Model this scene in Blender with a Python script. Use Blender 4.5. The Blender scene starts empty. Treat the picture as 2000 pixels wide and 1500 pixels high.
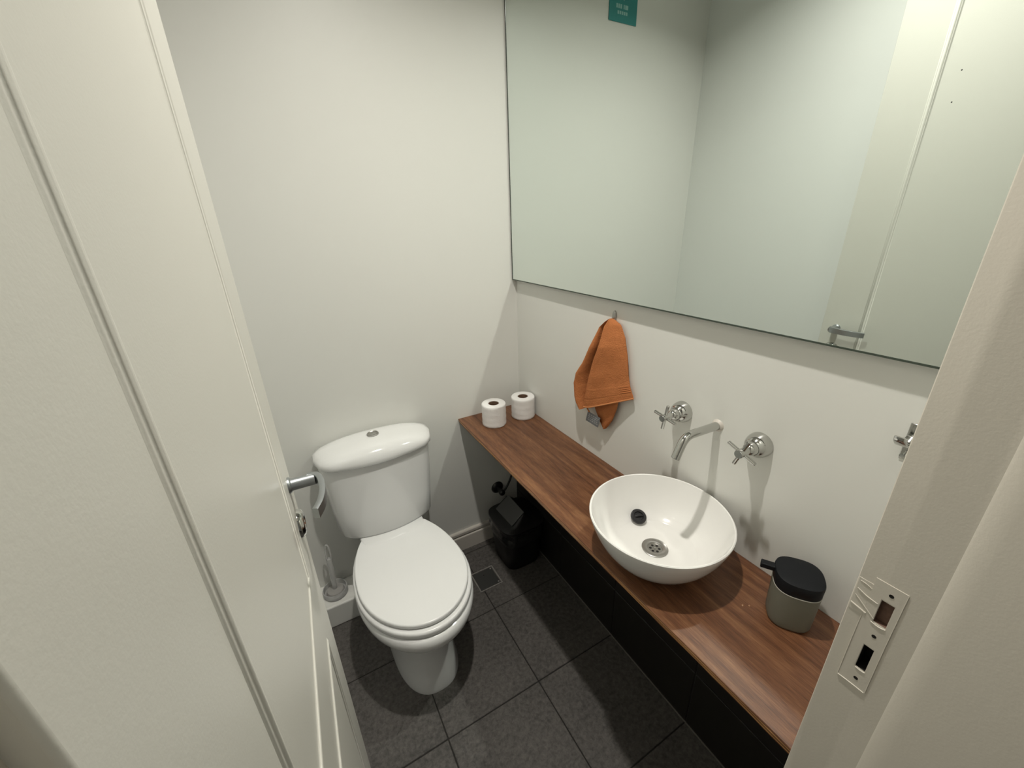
import bpy, bmesh, math, random
from mathutils import Vector, Matrix, noise
random.seed(7)
SC = bpy.context.scene
COL = SC.collection
PI = math.pi

# ------------------------------------------------------------------ camera, world, light, exposure
CAM_LOC = Vector((-0.84818, -1.46958, 1.47200))
CAM_F = Vector((0.44834305, 0.81132391, -0.37515599))
CAM_R = Vector((0.86911951, -0.49374441, -0.02911577))
CAM_U = Vector((0.20885349, 0.31300154, 0.92650432))
cd = bpy.data.cameras.new('camera'); cam = bpy.data.objects.new('camera', cd); COL.objects.link(cam)
cd.sensor_fit = 'HORIZONTAL'; cd.sensor_width = 36.0; cd.lens = 36.0 * 790.3 / 2000.0
cd.clip_start = 0.01; cd.clip_end = 50
cam.matrix_world = Matrix(((CAM_R.x, CAM_U.x, -CAM_F.x, CAM_LOC.x), (CAM_R.y, CAM_U.y, -CAM_F.y, CAM_LOC.y),
                           (CAM_R.z, CAM_U.z, -CAM_F.z, CAM_LOC.z), (0, 0, 0, 1)))
SC.camera = cam
wd = bpy.data.worlds.new('world'); SC.world = wd; wd.use_nodes = True
bg = wd.node_tree.nodes['Background']; bg.inputs[0].default_value = (1.0, 0.98, 0.94, 1); bg.inputs[1].default_value = 0.17
LAMP = Vector((-0.51, -0.855, 2.485))
ld = bpy.data.lights.new('downlight_lamp', 'AREA'); ld.shape = 'DISK'; ld.size = 0.055; ld.energy = 11.2; ld.spread = math.radians(142)
ld.color = (1.0, 0.962, 0.892)
lo = bpy.data.objects.new('downlight_lamp', ld); COL.objects.link(lo); lo.location = LAMP
SC.view_settings.view_transform = 'Standard'; SC.view_settings.look = 'None'
SC.view_settings.gamma = 1.0; SC.view_settings.use_curve_mapping = False
SC.view_settings.exposure = 0.0
SC.cycles.use_guiding = True
SC.cycles.guiding_training_samples = 32
SC.cycles.use_volume_guiding = False
SC.cycles.sample_clamp_indirect = 8.0
SC.cycles.use_light_tree = False
SC.cycles.caustics_reflective = True
SC.cycles.blur_glossy = 0.0
SC.cycles.max_bounces = 6
SC.cycles.diffuse_bounces = 3
SC.cycles.use_adaptive_sampling = True
SC.cycles.adaptive_threshold = 0.08

# ------------------------------------------------------------------ materials
def lin(r, g, b):
    f = lambda c: (c / 255 / 12.92) if c / 255 <= 0.04045 else ((c / 255 + 0.055) / 1.055) ** 2.4
    return (f(r), f(g), f(b), 1.0)

def mat(name, col, rough=0.5, metal=0.0, spec=0.5, bump=0.0, bscale=200.0, var=0.0, vscale=6.0, coat=0.0, trans=0.0, ior=1.45, detail=3.0):
    m = bpy.data.materials.new(name); m.use_nodes = True
    nt = m.node_tree; b = nt.nodes['Principled BSDF']
    b.inputs['Base Color'].default_value = col; b.inputs['Roughness'].default_value = rough
    b.inputs['Metallic'].default_value = metal; b.inputs['Specular IOR Level'].default_value = spec
    b.inputs['Coat Weight'].default_value = coat; b.inputs['Coat Roughness'].default_value = 0.08
    b.inputs['Transmission Weight'].default_value = trans; b.inputs['IOR'].default_value = ior
    if bump > 0 or var > 0:
        tc = nt.nodes.new('ShaderNodeTexCoord')
    if bump > 0:
        n = nt.nodes.new('ShaderNodeTexNoise'); n.inputs['Scale'].default_value = bscale; n.inputs['Detail'].default_value = detail
        bp = nt.nodes.new('ShaderNodeBump'); bp.inputs['Strength'].default_value = bump; bp.inputs['Distance'].default_value = 0.002
        nt.links.new(tc.outputs['Object'], n.inputs['Vector']); nt.links.new(n.outputs['Fac'], bp.inputs['Height'])
        nt.links.new(bp.outputs['Normal'], b.inputs['Normal'])
    if var > 0:
        n2 = nt.nodes.new('ShaderNodeTexNoise'); n2.inputs['Scale'].default_value = vscale; n2.inputs['Detail'].default_value = 4
        mx = nt.nodes.new('ShaderNodeMix'); mx.data_type = 'RGBA'
        mx.inputs['A'].default_value = [c * (1 - var) for c in col[:3]] + [1]; mx.inputs['B'].default_value = [min(1, c * (1 + var)) for c in col[:3]] + [1]
        nt.links.new(tc.outputs['Object'], n2.inputs['Vector']); nt.links.new(n2.outputs['Fac'], mx.inputs['Factor'])
        nt.links.new(mx.outputs['Result'], b.inputs['Base Color'])
    return m

def wood_mat(name, ramp, grain=(26, 1.7, 26), rough=0.42):
    m = bpy.data.materials.new(name); m.use_nodes = True
    nt = m.node_tree; b = nt.nodes['Principled BSDF']; L = nt.links.new
    tc = nt.nodes.new('ShaderNodeTexCoord')
    mp = nt.nodes.new('ShaderNodeMapping'); mp.inputs['Scale'].default_value = grain
    n0 = nt.nodes.new('ShaderNodeTexNoise'); n0.inputs['Scale'].default_value = 2.2; n0.inputs['Detail'].default_value = 6; n0.inputs['Roughness'].default_value = 0.62; n0.inputs['Distortion'].default_value = 0.6
    mp2 = nt.nodes.new('ShaderNodeMapping'); mp2.inputs['Scale'].default_value = (grain[0] * 9, grain[1] * 7, grain[2] * 9)
    n1 = nt.nodes.new('ShaderNodeTexNoise'); n1.inputs['Scale'].default_value = 3.0; n1.inputs['Detail'].default_value = 5
    L(tc.outputs['Object'], mp.inputs['Vector']); L(mp.outputs['Vector'], n0.inputs['Vector'])
    L(tc.outputs['Object'], mp2.inputs['Vector']); L(mp2.outputs['Vector'], n1.inputs['Vector'])
    mx = nt.nodes.new('ShaderNodeMath'); mx.operation = 'MULTIPLY_ADD'; mx.inputs[1].default_value = 0.45; 
    L(n1.outputs['Fac'], mx.inputs[0])
    sc = nt.nodes.new('ShaderNodeMath'); sc.operation = 'MULTIPLY'; sc.inputs[1].default_value = 0.75
    L(n0.outputs['Fac'], sc.inputs[0]); L(sc.outputs[0], mx.inputs[2])
    cr = nt.nodes.new('ShaderNodeValToRGB'); els = cr.color_ramp.elements
    els[0].position = ramp[0][0]; els[0].color = ramp[0][1]; els[1].position = ramp[-1][0]; els[1].color = ramp[-1][1]
    for p_, c_ in ramp[1:-1]:
        e = els.new(p_); e.color = c_
    L(mx.outputs[0], cr.inputs['Fac']); L(cr.outputs['Color'], b.inputs['Base Color'])
    bp = nt.nodes.new('ShaderNodeBump'); bp.inputs['Strength'].default_value = 0.25; bp.inputs['Distance'].default_value = 0.001
    L(mx.outputs[0], bp.inputs['Height']); L(bp.outputs['Normal'], b.inputs['Normal'])
    b.inputs['Roughness'].default_value = rough
    return m

def slate_mat():
    m = bpy.data.materials.new('slate_tile'); m.use_nodes = True
    nt = m.node_tree; b = nt.nodes['Principled BSDF']; L = nt.links.new
    g = nt.nodes.new('ShaderNodeNewGeometry')
    n0 = nt.nodes.new('ShaderNodeTexNoise'); n0.inputs['Scale'].default_value = 75; n0.inputs['Detail'].default_value = 8; n0.inputs['Roughness'].default_value = 0.72; n0.inputs['Distortion'].default_value = 0.35
    n1 = nt.nodes.new('ShaderNodeTexNoise'); n1.inputs['Scale'].default_value = 5; n1.inputs['Detail'].default_value = 3
    L(g.outputs['Position'], n0.inputs['Vector']); L(g.outputs['Position'], n1.inputs['Vector'])
    ad = nt.nodes.new('ShaderNodeMath'); ad.operation = 'MULTIPLY_ADD'; ad.inputs[1].default_value = 0.3; L(n1.outputs['Fac'], ad.inputs[0]); L(n0.outputs['Fac'], ad.inputs[2])
    cr = nt.nodes.new('ShaderNodeValToRGB'); e = cr.color_ramp.elements
    e[0].position = 0.45; e[0].color = (0.036, 0.033, 0.030, 1); e[1].position = 0.85; e[1].color = (0.135, 0.122, 0.111, 1)
    L(ad.outputs[0], cr.inputs['Fac']); L(cr.outputs['Color'], b.inputs['Base Color'])
    bp = nt.nodes.new('ShaderNodeBump'); bp.inputs['Strength'].default_value = 0.5; bp.inputs['Distance'].default_value = 0.002
    L(n0.outputs['Fac'], bp.inputs['Height']); L(bp.outputs['Normal'], b.inputs['Normal'])
    b.inputs['Roughness'].default_value = 0.62
    return m

M = {}
M['wall'] = mat('wall_paint', (0.765, 0.765, 0.72, 1), 0.42, bump=0.05, bscale=90)
M['wallL'] = mat('wall_paint_gloss', (0.765, 0.77, 0.74, 1), 0.22, bump=0.04, bscale=60)
M['ceil'] = mat('ceiling_paint', (0.80, 0.79, 0.75, 1), 0.8)
M['door'] = mat('door_enamel', (0.675, 0.66, 0.60, 1), 0.36, bump=0.05, bscale=420, detail=2)
M['jamb'] = mat('jamb_enamel', (0.73, 0.685, 0.60, 1), 0.42, bump=0.07, bscale=300, detail=3)
M['slate'] = slate_mat()
M['grout'] = mat('dark_grout', (0.022, 0.020, 0.018, 1), 0.9)
M['grout2'] = mat('grey_grout', (0.030, 0.028, 0.025, 1), 0.9)
M['black_tile'] = mat('black_wall_tile', (0.016, 0.014, 0.012, 1), 0.38, bump=0.1, bscale=60)
M['china'] = mat('white_china', (0.80, 0.80, 0.785, 1), 0.12, coat=0.3)
M['china2'] = mat('basin_china', (0.84, 0.83, 0.80, 1), 0.10, coat=0.3)
M['seat'] = mat('seat_plastic', (0.80, 0.80, 0.785, 1), 0.24)
M['chrome'] = mat('chrome', (0.56, 0.56, 0.54, 1), 0.10, metal=1.0)
M['steel'] = mat('brushed_steel', (0.42, 0.41, 0.39, 1), 0.32, metal=1.0)
M['alu'] = mat('satin_aluminium', (0.40, 0.42, 0.43, 1), 0.38, metal=1.0)
M['dark_hole'] = mat('dark_cavity', (0.012, 0.010, 0.009, 1), 0.8)
M['brown_hole'] = mat('bare_wood_cavity', (0.19, 0.115, 0.085, 1), 0.8, var=0.4, vscale=120)
M['mirror'] = mat('mirror_silver', (0.79, 0.85, 0.82, 1), 0.0, metal=1.0)
M['mirror_edge'] = mat('edge_glass_gap_shade', (0.05, 0.065, 0.05, 1), 0.15)
M['wood'] = wood_mat('teak_veneer', [(0.34, lin(58, 34, 19)), (0.50, lin(88, 54, 33)), (0.62, lin(110, 71, 45)), (0.80, lin(138, 98, 66))])
M['ply_a'] = wood_mat('ply_light', [(0.3, lin(160, 108, 62)), (0.7, lin(206, 156, 102))])
M['ply_b'] = wood_mat('ply_dark', [(0.3, lin(84, 48, 24)), (0.7, lin(120, 74, 40))])
M['paper'] = mat('tissue_paper', (0.86, 0.845, 0.82, 1), 0.95, bump=0.35, bscale=160, spec=0.1)
M['card'] = mat('cardboard_core', (0.16, 0.095, 0.06, 1), 0.9)
M['towel'] = mat('orange_terry', lin(184, 116, 72), 0.95, spec=0.1, bump=1.0, bscale=260, var=0.16, vscale=60)
M['towel_hem'] = mat('orange_hem', lin(196, 132, 86), 0.9, spec=0.1, bump=0.4, bscale=500)
M['tag'] = mat('grey_tag', lin(120, 124, 128), 0.7)
M['tagprint'] = mat('tag_print', lin(178, 180, 182), 0.7)
M['rubber'] = mat('black_rubber', (0.012, 0.012, 0.013, 1), 0.42)
M['soap_black'] = mat('black_plastic', (0.007, 0.008, 0.010, 1), 0.55, spec=0.25)
M['soap_grey'] = mat('grey_green_plastic', lin(118, 118, 106), 0.5)
M['soap_rim'] = mat('pale_rim', lin(170, 168, 158), 0.4)
M['bin'] = mat('bin_black_plastic', (0.006, 0.006, 0.006, 1), 0.45)
M['bag'] = mat('bin_bag', (0.012, 0.012, 0.012, 1), 0.22, bump=0.6, bscale=40)
M['flap'] = mat('bin_flap_grey', (0.085, 0.087, 0.085, 1), 0.45)
M['acrylic'] = mat('clear_acrylic', (0.95, 0.95, 0.93, 1), 0.06, trans=0.6, ior=1.25)
M['bristle'] = mat('brush_bristle', (0.36, 0.35, 0.33, 1), 0.8)
M['teal'] = mat('teal_card', lin(58, 138, 136), 0.5)
M['signwhite'] = mat('sign_print', lin(150, 195, 190), 0.6)
M['blackmetal'] = mat('dark_valve_metal', (0.05, 0.05, 0.048, 1), 0.3, metal=0.8)
M['iron'] = mat('drain_cover_metal', (0.055, 0.055, 0.052, 1), 0.45, metal=0.4)
M['ironrim'] = mat('drain_rim_metal', (0.26, 0.25, 0.23, 1), 0.5, metal=0.3, var=0.5, vscale=90)
M['skirt'] = mat('skirting_paint', (0.62, 0.58, 0.52, 1), 0.45)
M['led'] = mat('lamp_lens', (0.9, 0.9, 0.88, 1), 0.4)
M['water'] = mat('water', lin(150, 108, 76), 0.03, spec=0.6, coat=1.0)

# ------------------------------------------------------------------ helpers
ORG = {}
def origin(p):
    while p is not None and p.name not in ORG: p = p.parent
    return ORG[p.name] if p is not None else Vector((0, 0, 0))

def tag(o, label=None, cat=None, group=None, kind=None):
    if label: o['label'] = label
    if cat: o['category'] = cat
    if group: o['group'] = group
    if kind: o['kind'] = kind
    return o

def thing(name, loc, label, cat, group=None):
    o = bpy.data.objects.new(name, None); COL.objects.link(o); o.location = loc; o.empty_display_size = 0.02
    ORG[o.name] = Vector(loc)
    return tag(o, label, cat, group)

def finish(name, bm, m, parent=None, smooth=False, angle=40, bevel=0.0, bseg=2, sub=0, label=None):
    o_ = origin(parent)
    bmesh.ops.remove_doubles(bm, verts=bm.verts, dist=1e-6)
    bmesh.ops.recalc_face_normals(bm, faces=bm.faces)
    if o_.length: bmesh.ops.translate(bm, verts=bm.verts, vec=-o_)
    me = bpy.data.meshes.new(name); bm.to_mesh(me); bm.free()
    for mm in (m if isinstance(m, (list, tuple)) else [m]): me.materials.append(mm)
    ob = bpy.data.objects.new(name, me); COL.objects.link(ob)
    if parent is not None: ob.parent = parent
    if bevel:
        md = ob.modifiers.new('bevel', 'BEVEL'); md.width = bevel; md.segments = bseg; md.limit_method = 'ANGLE'; md.angle_limit = math.radians(35)
    if sub:
        md = ob.modifiers.new('sub', 'SUBSURF'); md.levels = sub; md.render_levels = sub
    if smooth or bevel or sub:
        for p in me.polygons: p.use_smooth = True
        if not sub:
            try: me.set_sharp_from_angle(angle=math.radians(angle))
            except Exception: pass
    if label: ob['label'] = label
    return ob

def box_bm(lo_, hi_, bm=None, mi=0):
    bm = bm or bmesh.new()
    x0, y0, z0 = [min(a, b) for a, b in zip(lo_, hi_)]; x1, y1, z1 = [max(a, b) for a, b in zip(lo_, hi_)]
    v = [bm.verts.new(c) for c in ((x0, y0, z0), (x1, y0, z0), (x1, y1, z0), (x0, y1, z0), (x0, y0, z1), (x1, y0, z1), (x1, y1, z1), (x0, y1, z1))]
    for f in ((0, 3, 2, 1), (4, 5, 6, 7), (0, 1, 5, 4), (1, 2, 6, 5), (2, 3, 7, 6), (3, 0, 4, 7)):
        bm.faces.new([v[i] for i in f]).material_index = mi
    return bm
def box(name, lo_, hi_, m, parent=None, bevel=0.0, **k): return finish(name, box_bm(lo_, hi_), m, parent, bevel=bevel, **k)

def loft_bm(rings, cap0=True, cap1=True, bm=None):
    bm = bm or bmesh.new(); R = [[bm.verts.new(p) for p in r] for r in rings]; n = len(R[0])
    for a, b in zip(R, R[1:]):
        for i in range(n):
            j = (i + 1) % n
            bm.faces.new((a[i], a[j], b[j], b[i]))
    if cap0: bm.faces.new(R[0][::-1])
    if cap1: bm.faces.new(R[-1])
    return bm

def frame_of(d):
    d = Vector(d).normalized(); a = Vector((0, 0, 1)) if abs(d.z) < 0.9 else Vector((1, 0, 0))
    u = d.cross(a).normalized(); return u, d.cross(u).normalized(), d

def tube_bm(pts, rad, seg=16, bm=None, cap=True, flat=1.0):
    pts = [Vector(p) for p in pts]; n = len(pts); rad = rad if isinstance(rad, (list, tuple)) else [rad] * n
    rings = []; u = None
    for i, p in enumerate(pts):
        d = (pts[min(i + 1, n - 1)] - pts[max(i - 1, 0)]).normalized()
        if u is None: u, v, _ = frame_of(d)
        else:
            u = (u - d * u.dot(d)).normalized()
        v = d.cross(u).normalized()
        rings.append([p + (u * math.cos(2 * PI * k / seg) + v * math.sin(2 * PI * k / seg) * flat) * rad[i] for k in range(seg)])
    return loft_bm(rings, cap, cap, bm)

def lathe_bm(prof, c=(0, 0, 0), axis=(0, 0, 1), seg=48, bm=None):
    """prof: list of (radius, height along axis)."""
    u, v, d = frame_of(axis); c = Vector(c); bm = bm or bmesh.new()
    R = []
    for r, h in prof:
        if r < 1e-6: R.append([bm.verts.new(c + d * h)])
        else: R.append([bm.verts.new(c + d * h + (u * math.cos(2 * PI * k / seg) + v * math.sin(2 * PI * k / seg)) * r) for k in range(seg)])
    for a, b in zip(R, R[1:]):
        for i in range(seg):
            j = (i + 1) % seg
            if len(a) == 1 and len(b) == 1: continue
            if len(a) == 1: bm.faces.new((a[0], b[j], b[i]))
            elif len(b) == 1: bm.faces.new((a[i], a[j], b[0]))
            else: bm.faces.new((a[i], a[j], b[j], b[i]))
    return bm

def spline(pts, n=8):
    P = [Vector(p) for p in pts]; out = []
    for i in range(len(P) - 1):
        p0 = P[max(i - 1, 0)]; p1 = P[i]; p2 = P[i + 1]; p3 = P[min(i + 2, len(P) - 1)]
        for k in range(n):
            t = k / n
            out.append(0.5 * ((2 * p1) + (p2 - p0) * t + (2 * p0 - 5 * p1 + 4 * p2 - p3) * t * t + (3 * p1 - p0 - 3 * p2 + p3) * t ** 3))
    out.append(P[-1]); return out

def interp(tab, v):
    for (a, *pa), (b, *pb) in zip(tab, tab[1:]):
        if v <= b: 
            t = (v - a) / (b - a) if b > a else 0
            return [x + (y - x) * t for x, y in zip(pa, pb)]
    return list(tab[-1][1:])

def superell(cx, cy, a, b, z, n=40, e=2.6):
    out = []
    for k in range(n):
        t = 2 * PI * k / n; c, s = math.cos(t), math.sin(t)
        out.append(Vector((cx + a * math.copysign(abs(c) ** (2 / e), c), cy + b * math.copysign(abs(s) ** (2 / e), s), z)))
    return out

# ------------------------------------------------------------------ the setting
XL, YF, CZ = -1.02, -1.352, 2.50
ZW, DW = 0.692, 0.3045
# floor and its tiles
floor = box('floor', (XL - 0.05, -3.0, -0.06), (0.05, 0.05, -0.002), M['grout']); tag(floor, 'dark grey slate tile floor of the toilet room', None, kind='structure')
xs = [-1.02, -0.6885, -0.3574, -0.0263]; ys = [0.0, -0.045, -0.3761, -0.7052, -1.0395, -1.371, -1.702, -2.03, -2.36, -2.7]
tile_cache = {}
def tile(w, h, thick, m, parent, c, axis='z', bev=0.0012):
    key = (round(w, 4), round(h, 4), axis, m.name)
    if key not in tile_cache:
        if axis == 'z': bm = box_bm((-w / 2, -h / 2, -thick), (w / 2, h / 2, 0))
        else: bm = box_bm((-thick, -w / 2, -h / 2), (0, w / 2, h / 2))
        bmesh.ops.bevel(bm, geom=list(bm.edges), offset=bev, segments=1, affect='EDGES')
        me = bpy.data.meshes.new('tile'); bm.to_mesh(me); bm.free(); me.materials.append(m); tile_cache[key] = me
    o = bpy.data.objects.new('tile', tile_cache[key]); COL.objects.link(o); o.parent = parent; o.location = c
    return o
for i in range(len(xs) - 1):
    for j in range(len(ys) - 1):
        x0, x1, y1, y0 = xs[i], xs[i + 1], ys[j], ys[j + 1]
        tile(x1 - x0 - 0.0035, y1 - y0 - 0.0035, 0.008, M['slate'], floor, ((x0 + x1) / 2, (y0 + y1) / 2, random.uniform(-0.0004, 0.0004)))
ceiling = box('ceiling', (XL - 0.05, YF - 0.2, CZ), (0.05, 0.05, CZ + 0.05), M['ceil']); tag(ceiling, 'white painted ceiling with a recessed spotlight', kind='structure')
finish('downlight_ring', lathe_bm([(0.040, -0.001), (0.040, -0.012), (0.050, -0.012), (0.056, -0.003), (0.056, 0.0)], (LAMP.x, LAMP.y, CZ), seg=40), M['steel'], ceiling, smooth=True)

wall_back = box('wall_back', (XL - 0.05, 0.0, -0.05), (0.05, 0.05, CZ), M['wall']); tag(wall_back, 'white painted wall behind the toilet', kind='structure')
wall_left = box('wall_left', (XL - 0.05, -3.0, -0.05), (XL, 0.0, CZ), M['wallL']); tag(wall_left, 'glossy white left wall behind the open door', kind='structure')
wall_right = box('wall_right', (0.0, -3.0, -0.05), (0.05, 0.0, CZ), M['wall']); tag(wall_right, 'white painted right wall carrying mirror and taps', kind='structure')
box('tile_backing', (-0.0262, YF, 0.0), (0.0, 0.0, 0.668), M['grout2'], wall_right)
zs = [0.0, 0.228, 0.558, 0.668]; yws = [0.0, -0.376, -0.704, -1.04, YF]
for i in range(3):
    for j in range(4):
        h = zs[i + 1] - zs[i] - 0.003; w = yws[j] - yws[j + 1] - 0.003
        tile(w, h, 0.006, M['black_tile'], wall_right, (-0.0225, (yws[j] + yws[j + 1]) / 2, (zs[i] + zs[i + 1]) / 2), axis='x').location.x = -0.0228
# front wall round the doorway
OPX0, OPX1, DH = -0.932, -0.313, 2.105
bm = box_bm((XL, -1.50, 0), (OPX0 - 0.03, YF - 0.004, CZ)); box_bm((OPX1 + 0.04, -1.50, 0), (0.0, YF - 0.004, CZ), bm); box_bm((OPX0 - 0.03, -1.50, DH + 0.03), (OPX1 + 0.04, YF - 0.004, CZ), bm)
wall_front = finish('wall_front', bm, M['wall']); tag(wall_front, 'white painted wall around the doorway', kind='structure')

bead = box('grout_bead', (-0.0325, YF, -0.001), (-0.0270, -0.03, 0.0022), mat('pale_grout', (0.16, 0.15, 0.135, 1), 0.9), floor, bevel=0.001)
# skirting
prof = [(0.0, 0.105), (-0.010, 0.1045), (-0.0135, 0.100), (-0.0135, 0.088), (-0.007, 0.083), (-0.007, 0.080), (-0.015, 0.076), (-0.016, 0.072), (-0.016, 0.0), (0.0, 0.0)]
bb = finish('baseboard_back', loft_bm([[(-0.79, y, z) for y, z in prof], [(-0.0285, y, z) for y, z in prof]]), M['skirt']); tag(bb, 'moulded off-white skirting under the back wall', kind='structure')
ledge = box('trim_1', (XL, -0.127, 0), (-0.79, 0, 0.104), M['wall'], bevel=0.006, bseg=3); tag(ledge, 'low white boxed ledge left of the toilet', kind='structure')

# door frame: right jamb with rebate, stop and strike plate pockets
def holed_face(x, y0, y1, z0, z1, holes, depth, into, bm=None, mi=0, mih=1):
    """face in plane x with rectangular pockets; holes (ya,yb,za,zb); 'into' = +1 pocket goes +x"""
    bm = bm or bmesh.new()
    Y = sorted({y0, y1, *[h[0] for h in holes], *[h[1] for h in holes]}); Z = sorted({z0, z1, *[h[2] for h in holes], *[h[3] for h in holes]})
    for a, b in zip(Y, Y[1:]):
        for c, d in zip(Z, Z[1:]):
            ym, zm = (a + b) / 2, (c + d) / 2
            if any(h[0] < ym < h[1] and h[2] < zm < h[3] for h in holes): continue
            bm.faces.new([bm.verts.new(p) for p in ((x, a, c), (x, a, d), (x, b, d), (x, b, c))]).material_index = mi
    for hi, (a, b, c, d) in enumerate(holes):
        xi = x + into * (depth[hi] if isinstance(depth, tuple) else depth); mh = mih[hi] if isinstance(mih, tuple) else mih
        for q in (((x, a, c), (x, b, c), (xi, b, c), (xi, a, c)), ((x, a, d), (x, b, d), (xi, b, d), (xi, a, d)), ((x, a, c), (x, a, d), (xi, a, d), (xi, a, c)), ((x, b, c), (x, b, d), (xi, b, d), (xi, b, c)), ((xi, a, c), (xi, b, c), (xi, b, d), (xi, a, d))):
            bm.faces.new([bm.verts.new(p) for p in q]).material_index = mh
    return bm
frame = bpy.data.objects.new('trim_2', None); COL.objects.link(frame); ORG[frame.name] = Vector((0, 0, 0)); tag(frame, 'cream painted door frame around the doorway', kind='structure')
YS = -1.418; YO = -1.56
HOLES = [(-1.3905, -1.3785, 1.014, 1.048), (-1.3895, -1.3795, 0.936, 0.974)]
bm = holed_face(OPX1, YS, YF - 0.001, 0.0, DH, HOLES, (0.007, 0.024), +1, mih=(1, 2))
F = lambda *ps: bm.faces.new([bm.verts.new(p) for p in ps])
def vq(xa, ya, xb, yb): F((xa, ya, 0), (xb, yb, 0), (xb, yb, DH), (xa, ya, DH))
vq(OPX1, YF - 0.001, OPX1 + 0.001, YF); vq(OPX1 + 0.001, YF, OPX1 + 0.05, YF); vq(OPX1 + 0.05, YF, OPX1 + 0.05, YO); vq(OPX1 + 0.05, YO, OPX1 - 0.012, YO)
st = [(OPX1, YS), (OPX1 - 0.002, YS - 0.003), (OPX1 - 0.005, YS - 0.012), (OPX1 - 0.0065, YS - 0.020), (OPX1 - 0.012, YO)]
for (a, b), (c, d) in zip(st, st[1:]): vq(a, b, c, d)
finish('jamb', bm, [M['jamb'], M['brown_hole'], M['dark_hole']], frame, smooth=True, angle=35)
bm = box_bm((OPX0 - 0.05, YO, 0), (OPX0, YF, DH)); box_bm((OPX0, YO, 0), (OPX0 + 0.012, YS, DH), bm)
finish('jamb', bm, M['jamb'], frame)
bm = box_bm((OPX0 - 0.05, YO, DH), (OPX1 + 0.05, YF, DH + 0.05)); box_bm((OPX0, YO, DH - 0.012), (OPX1, YS, DH), bm)
finish('head', bm, M['jamb'], frame)
# painted-over strike plate: plate with two openings, a lip to the edge, screws and paint ridges
plate = bpy.data.objects.new('strike_plate', None)
PX = OPX1 - 0.0007
bm = holed_face(PX, -1.397, -1.3675, 0.905, 1.073, [(-1.391, -1.378, 1.0125, 1.0495), (-1.390, -1.379, 0.9345, 0.9755)], 0.0006, +1, mih=0)
# drop pocket bottoms of the plate so the jamb's pockets show through
for f in [f for f in bm.faces if all(abs(v.co.x - (PX + 0.0006)) < 1e-6 for v in f.verts)]: bm.faces.remove(f)
def skirt_rect(bm, y0, y1, z0, z1, x0, x1):
    for a, b in (((y0, z0), (y1, z0)), ((y1, z0), (y1, z1)), ((y1, z1), (y0, z1)), ((y0, z1), (y0, z0))):
        bm.faces.new([bm.verts.new(p) for p in ((x0, *a), (x0, *b), (x1, *b), (x1, *a))])
skirt_rect(bm, -1.397, -1.3675, 0.905, 1.073, PX, OPX1 + 0.0002)
sp = finish('strike_plate', bm, M['jamb'], frame, label='strike plate painted over in cream with two openings')
box('lip', (PX + 0.0002, -1.3675, 1.012), (OPX1, -1.3535, 1.062), M['jamb'], sp, bevel=0.0008)
for z in (1.060, 0.994, 0.918):
    finish('screw_hole', lathe_bm([(0.0, 0.0002), (0.0018, 0.0002), (0.0022, 0.0004), (0.0024, 0.0)], (PX, -1.3845, z), (-1, 0, 0), 14), M['dark_hole'], sp)
for (ya, za), (yb, zb), r in (((-1.3555, 1.046), (-1.3765, 1.040), 0.0007), ((-1.3555, 1.036), (-1.378, 1.017), 0.0006), ((-1.354, 1.022), (-1.370, 1.018), 0.0010), ((-1.391, 1.0118), (-1.3765, 1.0118), 0.0008), ((-1.3675, 0.9045), (-1.396, 0.9045), 0.0008), ((-1.390, 0.934), (-1.380, 0.934), 0.0006), ((-1.3675, 1.012), (-1.3675, 0.905), 0.0004), ((-1.3555, 1.058), (-1.3675, 1.055), 0.0004), ((-1.397, 0.906), (-1.397, 1.072), 0.0003)):
    mid = ((ya + yb) / 2 + random.uniform(-0.001, 0.001), (za + zb) / 2 + random.uniform(-0.0015, 0.0015))
    finish('paint_ridge', tube_bm(spline([(PX, ya, za), (PX - 0.0002, *mid), (PX, yb, zb)], 4), r, 8), M['jamb'], sp, smooth=True)

# door leaf, open against the left wall
HX, HY, FX, FY = -0.9235, -1.356, -0.9030, -0.754
dv = Vector((HX - FX, HY - FY, 0)); DLEN = dv.length; dv.normalize(); dn = Vector((-dv.y, dv.x, 0))
if dn.x < 0: dn = -dn
def D(s, z, n=0.0): return Vector((FX, FY, 0)) + dv * s + dn * n + Vector((0, 0, z))
door = bpy.data.objects.new('door_1', None); COL.objects.link(door); ORG[door.name] = Vector((0, 0, 0)); tag(door, 'cream panelled door standing open against the left wall', kind='structure')
bm = loft_bm([[D(0, 0.008, 0), D(DLEN, 0.008, 0), D(DLEN, 0.008, -0.038), D(0, 0.008, -0.038)], [D(0, 2.09, 0), D(DLEN, 2.09, 0), D(DLEN, 2.09, -0.038), D(0, 2.09, -0.038)]])
finish('leaf', bm, M['door'], door, bevel=0.002)
def moulding(s0, s1, z0, z1, w=0.019, hgt=0.0030):
    pr = [(w * (k / 12 - 0.5), hgt * 0.5 * (1 - math.cos(2 * PI * k / 12)) - (0.0002 if k in (0, 12) else 0)) for k in range(13)]
    corners = [(s0, z0, -1, -1), (s1, z0, 1, -1), (s1, z1, 1, 1), (s0, z1, -1, 1)]
    bm = bmesh.new(); R = [[bm.verts.new(D(s + a * t, z + b * t * 0.45, n * 1.15)) for t, n in pr] for s, z, a, b in corners]
    for i in range(4):
        A, B = R[i], R[(i + 1) % 4]
        for k in range(len(pr) - 1): bm.faces.new((A[k], A[k + 1], B[k + 1], B[k]))
    finish('panel_moulding', bm, M['door'], door, smooth=True, angle=50)
moulding(0.120, 0.474, 0.948, 2.00); moulding(0.120, 0.474, 0.16, 0.794)
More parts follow.
